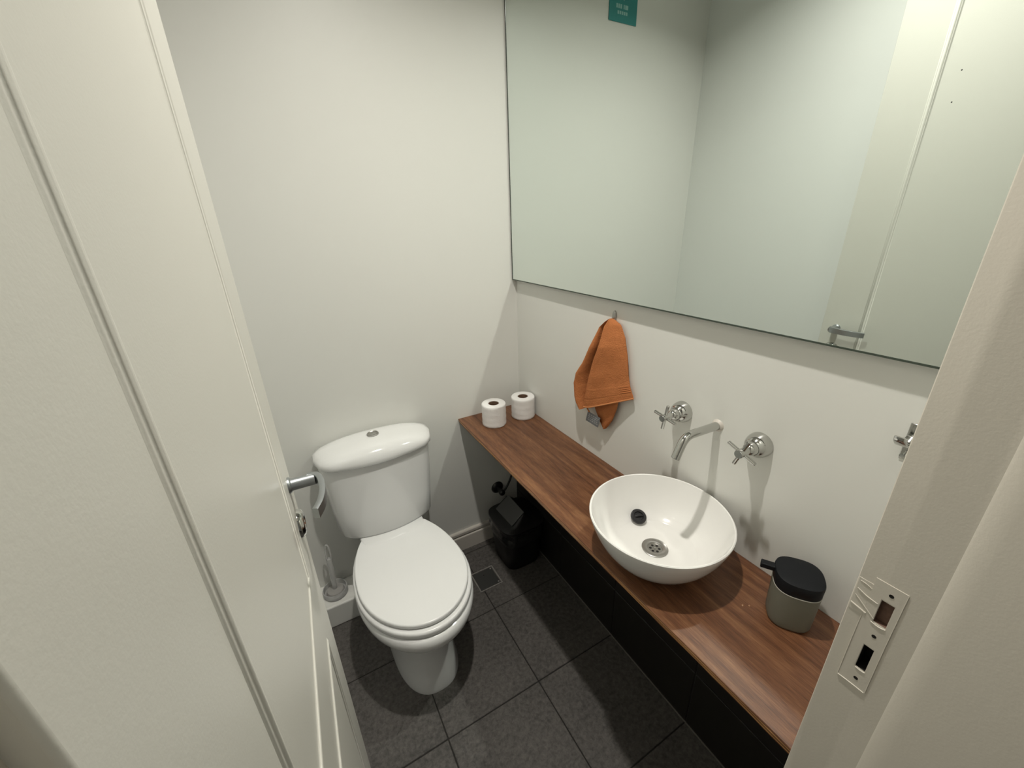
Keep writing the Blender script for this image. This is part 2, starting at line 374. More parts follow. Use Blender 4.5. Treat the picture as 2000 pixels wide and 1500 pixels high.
# handle and lock
hs = 0.046; hz = 1.078
hd = finish('handle', lathe_bm([(0, 0), (0.0135, 0), (0.0135, 0.002), (0.0125, 0.004), (0.0105, 0.005), (0.0100, 0.007), (0.0098, 0.040), (0, 0.040)], D(hs, hz), dn, 32), M['alu'], door, smooth=True, label='satin grey lever handle')
path = spline([D(hs - 0.004, hz, 0.030), D(hs, hz + 0.001, 0.042), D(hs + 0.016, hz + 0.001, 0.0485), D(hs + 0.045, hz, 0.050), D(hs + 0.075, hz - 0.001, 0.045), D(hs + 0.096, hz - 0.002, 0.036)], 8)
rings = []
for i, p in enumerate(path):
    d = (path[min(i + 1, len(path) - 1)] - path[max(i - 1, 0)]).normalized(); u = Vector((0, 0, 1)); v = d.cross(u).normalized()
    hh = 0.0105 - 0.0015 * i / len(path); tt = 0.0045
    rings.append([p + u * hh * a + v * tt * b for a, b in ((1, 0.6), (0.9, 1), (-0.9, 1), (-1, 0.6), (-1, -0.6), (-0.9, -1), (0.9, -1), (1, -0.6))])
finish('lever', loft_bm(rings), M['alu'], hd, smooth=True, angle=30)
finish('lock_escutcheon', lathe_bm([(0.0, 0.0045), (0.0095, 0.0045), (0.0115, 0.0085), (0.0165, 0.0098), (0.0210, 0.0080), (0.0240, 0.0035), (0.0248, 0.0)], D(hs, 1.0), dn, 40), M['chrome'], door, smooth=True, angle=70, label='round chrome lock escutcheon')
for z in (1.811, 1.738):
    finish('nail_hole', lathe_bm([(0, 0.0005), (0.0013, 0.0004), (0.0017, 0.0)], D(0.166, z), dn, 12), M['dark_hole'], door)
bm = box_bm((-1, -1, -1), (1, 1, 1)); 
for v in bm.verts: v.co = D(-0.0006 + 0.0005 * v.co.x, 1.04 + 0.09 * v.co.z, -0.019 + 0.011 * v.co.y)
finish('lock_faceplate', bm, M['steel'], door)

# ------------------------------------------------------------------ mirror
mir = thing('wall_mirror', (-0.0, -0.67, 1.2485), 'large frameless mirror filling the upper right wall', 'mirror')
MT = 0.021
box('mirror_backing', (-MT + 0.005, -1.347, 1.251), (-0.0005, -0.006, 2.30), M['mirror_edge'], mir)
bm = box_bm((-MT, -1.349, 1.2485), (-MT + 0.005, -0.004, 2.302))
for f in bm.faces: f.material_index = 0 if f.calc_center_median().x < -MT + 0.0005 else 1
finish('mirror_glass', bm, [M['mirror'], M['mirror_edge']], mir)
box('edge_dark_strip', (-MT - 0.0006, -0.0078, 1.2485), (-MT, -0.003, 2.302), M['mirror_edge'], mir)  # dark strip painting in the shaded gap between mirror and back wall
box('edge_dark_strip', (-MT - 0.0006, -1.349, 1.2478), (-MT, -0.0078, 1.2512), M['mirror_edge'], mir)

# ------------------------------------------------------------------ worktop
wt = thing('worktop', (-0.15, -0.67, 0.672), 'long brown wooden worktop running along the right wall', 'worktop')
def strip(name, z0, z1, x0, m, jit=0.0):
    n = 40; rings = []
    for k in range(n + 1):
        y = -0.001 + (YF + 0.002) * k / n; xx = x0 + jit * noise.noise(Vector((k * 0.7, z0 * 500, 1.3)))
        rings.append([(-0.001, y, z0), (-0.001, y, z1), (xx + 0.0012, y, z1), (xx, y, z1 - 0.0012 if z1 - z0 > 0.003 else (z1 + z0) / 2), (xx, y, z0 + 0.0003), (xx + 0.0006, y, z0)])
    return finish(name, loft_bm(rings), m, wt, smooth=True, angle=35)
strip('veneer_top', 0.6885, ZW, -DW, M['wood'], 0.0012)
lay = [(0.6845, 0.6885, 'ply_a'), (0.6805, 0.6845, 'ply_b'), (0.6765, 0.6805, 'ply_a'), (0.6725, 0.6765, 'ply_b')]
for k, (a, b, mm) in enumerate(lay): strip('ply_layer', a, b, -DW + 0.0004 + 0.0012 * k, M[mm], 0.0014)

# ------------------------------------------------------------------ toilet
TX = -0.667
toi = thing('toilet', (TX, -0.33, 0), 'white close-coupled toilet with lid down against the back wall', 'toilet')
def Tp(u, v, z): return Vector((TX + u + 0.030 * max(0.0, v - 0.2) * (1 if z < 0.42 else 0), -v, z))
def egg(a, vf, vm, vb, z, n=56, back=None, e=2.0):
    """closed outline: widest a at vm, front at vf, rear at vb; 'back' cuts the rear straight"""
    out = []
    for k in range(n):
        t = 2 * PI * k / n; c, s = math.cos(t), math.sin(t)
        u = a * math.copysign(abs(c) ** (2 / e), c); w = math.copysign(abs(s) ** (2 / e), s)
        v = vm + (vf - vm) * w if w >= 0 else vm + (vm - vb) * w
        if back is not None and v < back: v = back
        out.append(Tp(u, v, z))
    return out
# pedestal and bowl
secs = [(0.000, 0.108, 0.562, 0.36, 0.12, 2.5), (0.012, 0.108, 0.562, 0.36, 0.12, 2.5), (0.05, 0.102, 0.548, 0.36, 0.12, 2.4), (0.11, 0.094, 0.530, 0.36, 0.11, 2.3), (0.17, 0.092, 0.525, 0.36, 0.10, 2.2), (0.205, 0.097, 0.535, 0.37, 0.09, 2.1), (0.235, 0.113, 0.562, 0.385, 0.08, 2.0),
        (0.262, 0.138, 0.596, 0.395, 0.07, 2.0), (0.290, 0.164, 0.628, 0.40, 0.07, 2.0), (0.315, 0.178, 0.643, 0.40, 0.07, 2.0), (0.335, 0.182, 0.647, 0.40, 0.07, 2.0), (0.350, 0.180, 0.643, 0.40, 0.07, 2.0), (0.357, 0.174, 0.636, 0.40, 0.08, 2.0)]
finish('bowl', loft_bm([egg(a * (1.02 if z > 0.25 else 1.0), vf, vm, vb, z, e=e) for z, a, vf, vm, vb, e in secs]), M['china'], toi, smooth=True, angle=60)
# rear shelf that carries the cistern
rs = []
for z, a, b0, b1 in ((0.27, 0.085, 0.03, 0.20), (0.31, 0.105, 0.025, 0.23), (0.375, 0.118, 0.02, 0.235), (0.398, 0.118, 0.02, 0.232), (0.402, 0.114, 0.024, 0.226)):
    rs.append([Vector((p.x, p.y, z)) for p in superell(TX, -(b0 + b1) / 2, a, (b1 - b0) / 2, z, 40, 5)])
finish('rear_shelf', loft_bm(rs), M['china'], toi, smooth=True, angle=50)
def plate_rings(a, vf, vm, vb, back, z0, z1, r):
    R = []
    for k in range(4):
        t = PI / 2 * k / 3; d = r * (1 - math.sin(t)); R.append(egg(a - d, vf - d, vm, vb, z0 + r * (1 - math.cos(t)), back=back + d))
    for k in range(5):
        t = PI / 2 * k / 4; d = r * (1 - math.cos(t)); R.append(egg(a - d, vf - d, vm, vb, z1 - r * (1 - math.sin(t)), back=back + d))
    return R
finish('seat', loft_bm(plate_rings(0.1845, 0.635, 0.40, 0.09, 0.175, 0.3585, 0.382, 0.008)), M['seat'], toi, smooth=True, angle=60)
R = plate_rings(0.1755, 0.620, 0.40, 0.095, 0.163, 0.384, 0.4005, 0.006)
R += [[p.lerp(Tp(0, 0.39, p.z), f) + Vector((0, 0, dz)) for p in R[-1]] for f, dz in ((0.25, 0.0012), (0.6, 0.002), (0.9, 0.0022))]
finish('lid', loft_bm(R), M['seat'], toi, smooth=True, angle=60)
for s in (-1, 1):
    finish('hinge', tube_bm([Tp(s * 0.075 - 0.02, 0.158, 0.391), Tp(s * 0.075 + 0.02, 0.158, 0.391)], 0.0085, 14), M['seat'], toi, smooth=True)
# cistern: D-shaped plan, bowed front
def dplan(hw, vb, vs, vc, z, n=40, rc=0.03, rb=0.012):
    """half width hw, rear vb, side-front corner depth vs, centre front vc"""
    pts = [(-hw + rb, vb), ]
    front = []
    m = 26
    for k in range(m + 1):
        t = -1 + 2 * k / m
        u = hw * t; v = vs + (vc - vs) * (1 - t * t)
        # rounded front corners
        ed = (1 - abs(t)) * hw
        if ed < rc: v -= (rc - math.sqrt(max(0, rc * rc - (rc - ed) ** 2))) * 1.15
        front.append((u, v))
    pts = [(-hw, vb + rb), (-hw + rb * 0.3, vb + rb * 0.3), (-hw + rb, vb)] ; right = [(-x, v) for x, v in pts][::-1]
    side_l = [(-hw, vb + rb + (front[0][1] - vb - rb) * k / 4) for k in range(3, 0, -1)]
    side_r = [(hw, vb + rb + (front[-1][1] - vb - rb) * k / 4) for k in range(3, 0, -1)]
    ring = front + side_r + right[::-1] + [((hw - rb) * (1 - 2 * k / 8), vb) for k in range(1, 8)] + pts[::-1] + side_l[::-1]
    return [Tp(u, v, z) for u, v in ring]
cs = [(0.396, 0.158, 0.030, 0.128, 0.172), (0.400, 0.170, 0.026, 0.136, 0.182), (0.412, 0.177, 0.024, 0.141, 0.187), (0.50, 0.184, 0.022, 0.142, 0.187), (0.60, 0.192, 0.020, 0.142, 0.186), (0.703, 0.199, 0.018, 0.142, 0.184)]
finish('cistern', loft_bm([dplan(hw, vb, vs, vc, z, rc=0.04) for z, hw, vb, vs, vc in cs]), M['china'], toi, smooth=True, angle=50)
cl = [(0.7035, 0.198, 0.018, 0.142, 0.184), (0.7045, 0.205, 0.010, 0.149, 0.192), (0.710, 0.2085, 0.008, 0.153, 0.197), (0.722, 0.2085, 0.008, 0.153, 0.197), (0.730, 0.206, 0.009, 0.150, 0.193), (0.737, 0.199, 0.012, 0.143, 0.185), (0.742, 0.187, 0.018, 0.133, 0.174), (0.745, 0.165, 0.028, 0.122, 0.158)]
rl = []
for z, hw, vb, vs, vc in cl:
    top = max(0.0, min(1.0, (z - 0.722) / 0.02))
    rl.append([p + Vector((0, 0, top * 0.020 * (1 - ((p.x - TX) / 0.2085) ** 2))) for p in dplan(hw, vb, vs, vc, z, rc=min(0.055, hw * 0.6), rb=min(0.04, hw * 0.3))])
for f, dz in ((0.3, 0.0012), (0.6, 0.0022), (0.85, 0.0026)):
    rl.append([p.lerp(Vector((TX, -0.09, p.z)), f) for p in rl[7]])
    rl[-1] = [Vector((p.x, p.y, 0.745 + dz + 0.020 * (1 - ((p.x - TX) / 0.2085) ** 2))) for p in rl[-1]]
bml = loft_bm(rl)
for _ in range(6): bmesh.ops.smooth_vert(bml, verts=[v for v in bml.verts if v.co.z > 0.7375], factor=0.5, use_axis_x=True, use_axis_y=True, use_axis_z=True)
finish('cistern_lid', bml, M['china'], toi, smooth=True, angle=60)
fb = finish('flush_button', lathe_bm([(0.0, 0.0035), (0.016, 0.0035), (0.0175, 0.005), (0.0195, 0.005), (0.021, 0.003), (0.021, -0.004)], Tp(0.0, 0.085, 0.7668), (0, 0, 1), 36), M['steel'], toi, smooth=True, angle=30, label='round brushed steel dual flush button')
bmq = bmesh.new(); 
cq = Tp(0, 0.085, 0.7706)
for k in range(9):
    t0, t1 = [PI * (0.12 + 0.62 * q / 9) for q in (k, k + 1)]
    bmq.faces.new([bmq.verts.new(cq + Vector((r * math.cos(t), -r * math.sin(t), 0.0003))) for r, t in ((0.0145, t0), (0.0145, t1), (0.004, t1), (0.004, t0))])
finish('half_flush', bmq, M['chrome'], fb)

# ------------------------------------------------------------------ toilet brush
tb = thing('toilet_brush', (-0.908, -0.062, 0.104), 'clear acrylic toilet brush standing in a clear dish on the ledge', 'toilet brush')
bc = Vector((-0.908, -0.062, 0.104))
finish('holder', lathe_bm([(0, 0), (0.043, 0), (0.046, 0.003), (0.0465, 0.026), (0.045, 0.028), (0.0425, 0.027), (0.041, 0.006), (0, 0.005)], bc, seg=40), M['acrylic'], tb, smooth=True)
finish('brush_head', lathe_bm([(0, 0.006), (0.031, 0.006), (0.034, 0.012), (0.030, 0.020), (0.016, 0.023), (0.012, 0.026), (0.0, 0.026)], bc, seg=28), M['bristle'], tb, smooth=True)
tp = Vector((-0.9015, -0.052, 0.338)); b0 = bc + Vector((0, 0, 0.022))
bm = tube_bm([b0, b0.lerp(tp, 0.3), b0.lerp(tp, 0.62), b0.lerp(tp, 0.70)], [0.0085, 0.0095, 0.0105, 0.0095], 14)
ax = (tp - b0).normalized(); sd = Vector((1, -0.3, 0)); sd = (sd - ax * sd.dot(ax)).normalized()
loop = [b0.lerp(tp, 0.66) + sd * 0.0075, b0.lerp(tp, 0.80) + sd * 0.0085, b0.lerp(tp, 0.94) + sd * 0.006, tp, b0.lerp(tp, 0.94) - sd * 0.006, b0.lerp(tp, 0.80) - sd * 0.0085, b0.lerp(tp, 0.66) - sd * 0.0075]
tube_bm(spline(loop, 5), 0.0035, 8, bm)
finish('handle', bm, M['acrylic'], tb, smooth=True)

# ------------------------------------------------------------------ bin under the worktop
BX, BY = -0.132, -0.168
wb = thing('waste_bin', (BX, BY, 0), 'black swing-top waste bin under the worktop in the corner', 'bin')
finish('body', loft_bm([superell(BX, BY, a, b, z, 48, 4) for z, a, b in ((0, 0.078, 0.084), (0.006, 0.084, 0.090), (0.10, 0.092, 0.098), (0.215, 0.099, 0.105))]), M['bin'], wb, smooth=True, angle=50)
R = []
for k in range(9):
    z = 0.150 + 0.066 * k / 8; r0 = superell(BX, BY, 0.0985 + 0.003 * math.sin(k * 0.9), 0.1045 + 0.003 * math.sin(k * 0.9), z, 72, 4)
    R.append([Vector((BX, BY, p.z + (0.010 * noise.noise(Vector((p.x * 30, p.y * 30, 3))) if k == 0 else 0))) + (p - Vector((BX, BY, p.z))) * (1 + (0.05 * noise.noise(Vector((p.x * 45, p.y * 45, z * 25))) + 0.035) * (1 - (k / 8) ** 4)) for p in r0])
finish('bin_liner', loft_bm(R, False, False), M['bag'], wb, smooth=True, angle=80)
lid = finish('lid', loft_bm([superell(BX, BY, a, b, z, 48, e) for z, a, b, e in ((0.214, 0.1035, 0.1095, 4), (0.217, 0.106, 0.112, 4), (0.228, 0.1055, 0.1115, 4), (0.233, 0.098, 0.104, 4), (0.236, 0.074, 0.092, 5), (0.262, 0.036, 0.084, 5), (0.282, 0.008, 0.078, 5), (0.2835, 0.003, 0.074, 4))]), M['bin'], wb, smooth=True, angle=50)
# sloping grey flap on the room side of the roof-shaped lid
def slab4(a, b, c, d, t):
    a, b, c, d = map(Vector, (a, b, c, d)); n = (b - a).cross(d - a).normalized() * t
    return loft_bm([[a, b, c, d], [a + n, b + n, c + n, d + n]])
finish('flap', slab4((-0.126, -0.100, 0.289), (-0.198, -0.104, 0.243), (-0.192, -0.244, 0.243), (-0.126, -0.240, 0.289), 0.006), M['flap'], lid, bevel=0.004, bseg=3)

# ------------------------------------------------------------------ stop valve on the back wall
VX, VZ = -0.136, 0.276
sv = thing('stop_valve', (VX, 0, VZ), 'dark metal stop valve on the back wall above the bin', 'valve')
finish('flange', lathe_bm([(0, 0.012), (0.012, 0.012), (0.026, 0.008), (0.031, 0.002), (0.031, 0.0)], (VX, -0.0002, VZ), (0, -1, 0), 28), M['blackmetal'], sv, smooth=True)
finish('stem', tube_bm([(VX, -0.008, VZ), (VX, -0.045, VZ)], 0.0100, 16), M['blackmetal'], sv, smooth=True)
finish('knob', lathe_bm([(0, 0), (0.013, 0), (0.015, 0.004), (0.014, 0.016), (0.010, 0.020), (0, 0.020)], (VX, -0.040, VZ), (0, -1, 0), 20), M['blackmetal'], sv, smooth=True)
finish('hose', tube_bm(spline([(VX, -0.030, VZ), (VX + 0.02, -0.032, VZ - 0.01), (VX + 0.06, -0.03, VZ + 0.05), (VX + 0.09, -0.03, VZ + 0.16), (VX + 0.095, -0.05, VZ + 0.39)], 6), 0.005, 10), M['blackmetal'], sv, smooth=True)

# ------------------------------------------------------------------ floor drain
fd = thing('floor_drain', (-0.322, -0.226, 0), 'square metal drain cover in the floor beside the toilet', 'drain')
DX0, DX1, DY0, DY1 = -0.375, -0.268, -0.281, -0.172
box('cover', (DX0 + 0.008, DY0 + 0.008, -0.001), (DX1 - 0.008, DY1 - 0.008, 0.0022), M['iron'], fd, bevel=0.001)
bm = box_bm((DX0, DY0, -0.001), (DX1, DY0 + 0.005, 0.0026)); box_bm((DX0, DY1 - 0.005, -0.001), (DX1, DY1, 0.0026), bm); box_bm((DX0, DY0 + 0.005, -0.001), (DX0 + 0.005, DY1 - 0.005, 0.0026), bm); box_bm((DX1 - 0.005, DY0 + 0.005, -0.001), (DX1, DY1 - 0.005, 0.0026), bm)
finish('rim', bm, M['ironrim'], fd)
for x, y in ((DX1 - 0.014, DY1 - 0.014), (DX1 - 0.014, DY0 + 0.014)):
    finish('screw', lathe_bm([(0, 0.0012), (0.003, 0.001), (0.004, 0)], (x, y, 0.0021), seg=12), M['ironrim'], fd, smooth=True)
finish('lifting_hole', lathe_bm([(0, 0.0003), (0.003, 0.0003)], (-0.325, -0.205, 0.0021), seg=12), M['dark_hole'], fd)

# ------------------------------------------------------------------ toilet rolls
def roll(x, y, label, r=0.0495, h=0.092, ph=0.0):
    t = thing('toilet_roll', (x, y, ZW), label, 'toilet roll', 'spare toilet rolls on the worktop')
    R = []; n = 56
    prof = [(0.0215, 0.001), (r - 0.002, 0.0), (r, 0.002)] + [(r + 0.0004 * math.sin(k * 1.9 + ph), 0.002 + (h - 0.004) * k / 12) for k in range(1, 12)] + [(r, h - 0.003), (r - 0.003, h), (0.0225, h - 0.0005), (0.0215, h - 0.002), (0.0215, 0.001)]
    for rr, hh in prof:
        R.append([Vector((x, y, ZW + hh)) + Vector((math.cos(2 * PI * k / n), math.sin(2 * PI * k / n), 0)) * (rr * (1 + (0.012 * noise.noise(Vector((math.cos(2 * PI * k / n) * 1.5, math.sin(2 * PI * k / n) * 1.5, hh * 30 + x * 9))) if rr > 0.04 else 0))) for k in range(n)])
    finish('paper', loft_bm(R, False, False), M['paper'], t, smooth=True, angle=50)
    # loose end of the sheet
    a0 = 4.6 + ph; bm = bmesh.new(); vs = [[], []]
    for k in range(9):
        a = a0 + 0.5 * k / 8; rr = r * 1.006 + 0.0012 * (k / 8)
        for q, hh in enumerate((0.003, h - 0.003)): vs[q].append(bm.verts.new((x + rr * math.cos(a), y + rr * math.sin(a), ZW + hh)))
    for k in range(8): bm.faces.new((vs[0][k], vs[0][k + 1], vs[1][k + 1], vs[1][k]))
    finish('loose_sheet', bm, M['paper'], t, smooth=True)
    finish('core', lathe_bm([(0.0195, 0.002), (0.0212, 0.002), (0.0212, h - 0.002), (0.0195, h - 0.002), (0.0195, 0.002)], (x, y, ZW), seg=32), M['card'], t, smooth=True, angle=40)
roll(-0.190, -0.118, 'white toilet roll nearer the front edge of the worktop')
roll(-0.0535, -0.122, 'white toilet roll tucked against the right wall in the corner', ph=0.9)

# ------------------------------------------------------------------ basin, plug
BC = Vector((-0.1745, -0.957, ZW))
ba = thing('wash_basin', BC, 'round white ceramic bowl basin standing on the worktop', 'basin')
prof = [(0, 0.0005), (0.082, 0.0005), (0.090, 0.002), (0.104, 0.012), (0.122, 0.030), (0.139, 0.054), (0.152, 0.080), (0.160, 0.102), (0.1645, 0.117), (0.1643, 0.1205), (0.1622, 0.1222), (0.1598, 0.1212), (0.1582, 0.117), (0.153, 0.100), (0.145, 0.079), (0.132, 0.054), (0.117, 0.034), (0.107, 0.0265), (0.101, 0.0232), (0.0975, 0.0212), (0.096, 0.0205), (0.0955, 0.0201), (0.060, 0.0172), (0.031, 0.0150), (0.030, 0.0135), (0, 0.0135)]
finish('bowl', lathe_bm(prof, BC, seg=96), M['china2'], ba, smooth=True, angle=40)
dr = finish('waste', lathe_bm([(0.0175, 0.0125), (0.0185, 0.0155), (0.022, 0.0168), (0.029, 0.0172), (0.0315, 0.0160), (0.0315, 0.0145)], BC + Vector((0, 0, 0.001)), seg=40), M['steel'], ba, smooth=True, angle=30, label='brushed steel waste with strainer')
finish('strainer', lathe_bm([(0, 0.0142), (0.0178, 0.0142)], BC, seg=32), M['steel'], dr)
for k in range(6):
    a = 2 * PI * k / 6 + 0.3
    finish('strainer_hole', lathe_bm([(0, 0.0003), (0.0033, 0.0003)], BC + Vector((0.0105 * math.cos(a), 0.0105 * math.sin(a), 0.0142)), seg=12), M['dark_hole'], dr)
finish('centre_screw', lathe_bm([(0, 0.002), (0.0025, 0.0016), (0.0032, 0)], BC + Vector((0, 0, 0.0142)), seg=14), M['chrome'], dr, smooth=True)
# plug lies tilted where the basin floor meets its wall
pc = BC + Vector((0.033, 0.089, 0.0335)); rad = Vector((0.033, 0.089, 0)).normalized(); pn = (Vector((0, 0, 1)) - rad * 0.45).normalized()
pl = thing('basin_plug', pc, 'round black rubber plug lying loose inside the basin', 'plug')
finish('disc', lathe_bm([(0, 0.003), (0.011, 0.003), (0.0125, 0.006), (0.018, 0.006), (0.0205, 0.004), (0.0205, -0.001), (0.018, -0.004), (0.015, -0.008), (0, -0.008)], pc, pn, 36), M['rubber'], pl, smooth=True, angle=35)
finish('finger_grip', tube_bm([pc + pn * 0.004 + Vector((-0.009, 0.004, 0)), pc + pn * 0.007, pc + pn * 0.004 + Vector((0.009, -0.004, 0))], 0.0028, 10), M['rubber'], pl, smooth=True)

# ------------------------------------------------------------------ wall taps and spout
def wall_tap(y, z, rot, label):
    t = thing('wall_tap', (0, y, z), label, 'tap', 'cross-handle wall taps'); c = (0, y, z); ax = (-1, 0, 0)
    finish('flange', lathe_bm([(0.0285, 0), (0.0285, 0.003), (0.0275, 0.011), (0.0245, 0.020), (0.0195, 0.028), (0.016, 0.031), (0.016, 0.0315)], c, ax, 40), M['chrome'], t, smooth=True, angle=50)
    finish('collar', lathe_bm([(0.0155, 0.028), (0.0155, 0.033), (0.014, 0.041), (0.011, 0.047), (0.0085, 0.049), (0.0085, 0.056)], c, ax, 32), M['chrome'], t, smooth=True, angle=50)
    h = finish('cross_handle', lathe_bm([(0.0085, 0.054), (0.0095, 0.055), (0.0095, 0.078), (0.0085, 0.0795), (0, 0.0795)], c, ax, 28), M['chrome'], t, smooth=True, angle=40)
    for k in range(4):
        a = rot + k * PI / 2; d = Vector((0, math.cos(a), math.sin(a))); p = Vector((-0.067, y, z))
        finish('spoke', tube_bm([p + d * 0.006, p + d * 0.0335, p + d * 0.0345], [0.0041, 0.0041, 0.0030], 12), M['chrome'], h, smooth=True, angle=40)
wall_tap(-0.8545, 0.996, math.radians(8), 'chrome cross-handle wall tap nearer the orange towel')
wall_tap(-1.0575, 0.998, math.radians(20), 'chrome cross-handle wall tap nearer the soap dispenser')
sp_ = thing('basin_spout', (0, -0.954, 0.999), 'bent chrome spout on the wall above the basin', 'spout')
pth = [(-0.0, -0.954, 0.999), (-0.05, -0.954, 1.001), (-0.098, -0.954, 1.003)]
for k in range(1, 9):
    a = math.radians(64) * k / 8; pth.append((-0.098 - 0.030 * math.sin(a), -0.954, 1.003 - 0.030 * (1 - math.cos(a))))
l_ = Vector(pth[-1]); dd = Vector((-math.cos(math.radians(64)), 0, -math.sin(math.radians(64))))
pth += [l_ + dd * 0.02, l_ + dd * 0.036]
finish('pipe', tube_bm(pth, 0.0100, 24), M['chrome'], sp_, smooth=True, angle=40)
finish('outlet', lathe_bm([(0, 0.0), (0.009, 0.0), (0.009, 0.0005)], Vector(pth[-1]) + dd * 0.0002, dd, 20), M['dark_hole'], sp_)
finish('sealant', lathe_bm([(0.0102, 0.006), (0.0125, 0.004), (0.0155, 0.0)], (0, -0.954, 0.999), (-1, 0, 0), 24), M['skirt'], sp_, smooth=True)

# ------------------------------------------------------------------ soap dispenser
SX, SY = -0.0745, -1.2195
so = thing('soap_dispenser', (SX, SY, ZW), 'grey soap dispenser with a black pump lid on the worktop', 'soap dispenser')
RT = Matrix.Rotation(math.radians(35), 3, 'Z')
def srect(a, z, e=2.7): return [RT @ (p - Vector((SX, SY, 0))) + Vector((SX, SY, 0)) for p in superell(SX, SY, a, a, z, 56, e)]
finish('body', loft_bm([srect(a, ZW + z) for a, z in ((0.033, 0.0005), (0.0370, 0.002), (0.0388, 0.007), (0.0395, 0.02), (0.0412, 0.088), (0.0412, 0.090))]), M['soap_grey'], so, smooth=True, angle=50)
finish('rim', loft_bm([srect(a, ZW + z) for a, z in ((0.0400, 0.0895), (0.0417, 0.090), (0.0417, 0.0912), (0.0400, 0.0918))]), M['soap_rim'], so, smooth=True, angle=50)
ld_ = finish('pump_lid', loft_bm([srect(a, ZW + z) for a, z in ((0.0400, 0.0912), (0.0410, 0.092), (0.0418, 0.1145), (0.0408, 0.1185), (0.038, 0.1198), (0.02, 0.1205))]), M['soap_black'], so, smooth=True, angle=50)
nd = Vector((-0.45, 0.89, 0)).normalized(); ns = Vector((-nd.y, nd.x, 0)); nb = Vector((SX, SY, ZW + 0.1115))
bm = loft_bm([[nb + nd * s + ns * a * 0.0075 + Vector((0, 0, b * 0.0055 - (0.0015 if s > 0.06 else 0))) for a, b in ((-1, -1), (1, -1), (1, 1), (-1, 1))] for s in (0.02, 0.045, 0.066)])
finish('nozzle', bm, M['soap_black'], ld_, bevel=0.0015)

# ------------------------------------------------------------------ hooks
th = thing('towel_hook', (0, -0.581, 1.196), 'small metal wall hook holding the orange towel', 'hook')
R = [[Vector((x, -0.581 + 0.0085 * s * math.cos(2 * PI * k / 24), 1.197 + 0.0185 * s * math.sin(2 * PI * k / 24))) for k in range(24)] for x, s in ((-0.0002, 1), (-0.003, 1), (-0.005, 0.85), (-0.006, 0.5))]
finish('back_plate', loft_bm(R), M['steel'], th, smooth=True)
finish('peg', tube_bm(spline([(-0.004, -0.584, 1.190), (-0.010, -0.586, 1.178), (-0.016, -0.588, 1.176), (-0.019, -0.588, 1.180)], 5), [0.004] * 16, 10), M['steel'], th, smooth=True)
rh = thing('robe_hook', (0, -1.283, 1.115), 'bent chrome robe hook on the wall beside the door frame', 'hook')
box('back_plate', (-0.0025, -1.294, 1.082), (-0.0002, -1.276, 1.148), M['chrome'], rh, bevel=0.001)
pts = spline([(-0.0025, -1.285, 1.124), (-0.014, -1.283, 1.114), (-0.028, -1.281, 1.116), (-0.038, -1.280, 1.126), (-0.040, -1.280, 1.134)], 6)
rings = []
for i, p in enumerate(pts):
    d = (pts[min(i + 1, len(pts) - 1)] - pts[max(i - 1, 0)]).normalized(); v = Vector((0, 1, 0)); u = d.cross(v).normalized()
    rings.append([p + v * 0.0085 * a + u * 0.0016 * b for a, b in ((-1, -0.5), (-0.9, -1), (0.9, -1), (1, -0.5), (1, 0.5), (0.9, 1), (-0.9, 1), (-1, 0.5))])
finish('upper_arm', loft_bm(rings), M['chrome'], rh, smooth=True, angle=50)
finish('lower_peg', tube_bm(spline([(-0.002, -1.285, 1.098), (-0.012, -1.284, 1.090), (-0.020, -1.283, 1.096)], 5), 0.0032, 10), M['chrome'], rh, smooth=True)

# ------------------------------------------------------------------ towel
tw = thing('hand_towel', (-0.02, -0.58, 1.18), 'orange terry hand towel hanging from the small wall hook', 'towel')
LT = [(0, -0.564, 1.180), (0.08, -0.540, 1.160), (0.30, -0.502, 1.083), (0.45, -0.470, 1.029), (0.60, -0.430, 0.980), (0.72, -0.418, 0.940), (0.85, -0.432, 0.897), (0.93, -0.450, 0.876), (1.0, -0.474, 0.858)]
MT_ = [(0, -0.580, 1.190), (0.08, -0.569, 1.170), (0.25, -0.563, 1.114), (0.45, -0.547, 1.053), (0.72, -0.523, 0.967), (1.0, -0.512, 0.878)]
RT_ = [(0, -0.592, 1.190), (0.06, -0.620, 1.180), (0.18, -0.641, 1.147), (0.40, -0.657, 1.092), (0.62, -0.666, 1.038), (0.80, -0.676, 1.006), (1.0, -0.694, 0.973)]
def towel_row(v):
    L_, M_, R_ = [Vector(interp(T, v)) for T in (LT, MT_, RT_)]
    amp = min(1.0, 0.55 + v * 1.6); row = []
    wob = lambda s, k: 0.0035 * amp * noise.noise(Vector((s * 4 + k, v * 5, 2.0 * k)))
    for k in range(11):                       # left fold: wall side to groove
        s = k / 10; p = L_.lerp(M_, s); x = -0.004 - 0.044 * amp * max(0.0, math.sin(PI * min(1, s / 0.84))) ** 0.75
        row.append((x + wob(s, 1), p.x, p.y))
    gx = -0.006
    row.append((gx, M_.x - 0.006, M_.y)); row.append((gx - 0.020 * amp, M_.x - 0.004, M_.y))
    for k in range(15):                       # right flap: overlapping edge to the right side
        s = k / 14; p = M_.lerp(R_, s); x = -0.042 * amp - 0.003 + 0.025 * amp * s ** 1.2 - 0.007 * amp * math.sin(s * PI * 1.4)
        if s < 0.06: x += 0.006
        if 0.79 < v < 0.90: x -= 0.0013 * (1 if math.sin(v * 2 * PI / 0.027) > 0 else -0.6)
        row.append((x + wob(s, 5), p.x + (0.010 if s == 0 else 0.006 if k == 1 else 0) * amp * min(1, v * 2), p.y))
    row.append((-0.010, R_.x + 0.001, R_.y)); row.append((-0.003, R_.x + 0.010, R_.y))
    for k in range(1, 6):
        s = k / 6; p = R_.lerp(L_, s); row.append((-0.002, p.x, p.y))
    return [Vector(p) for p in row]
NR = 72
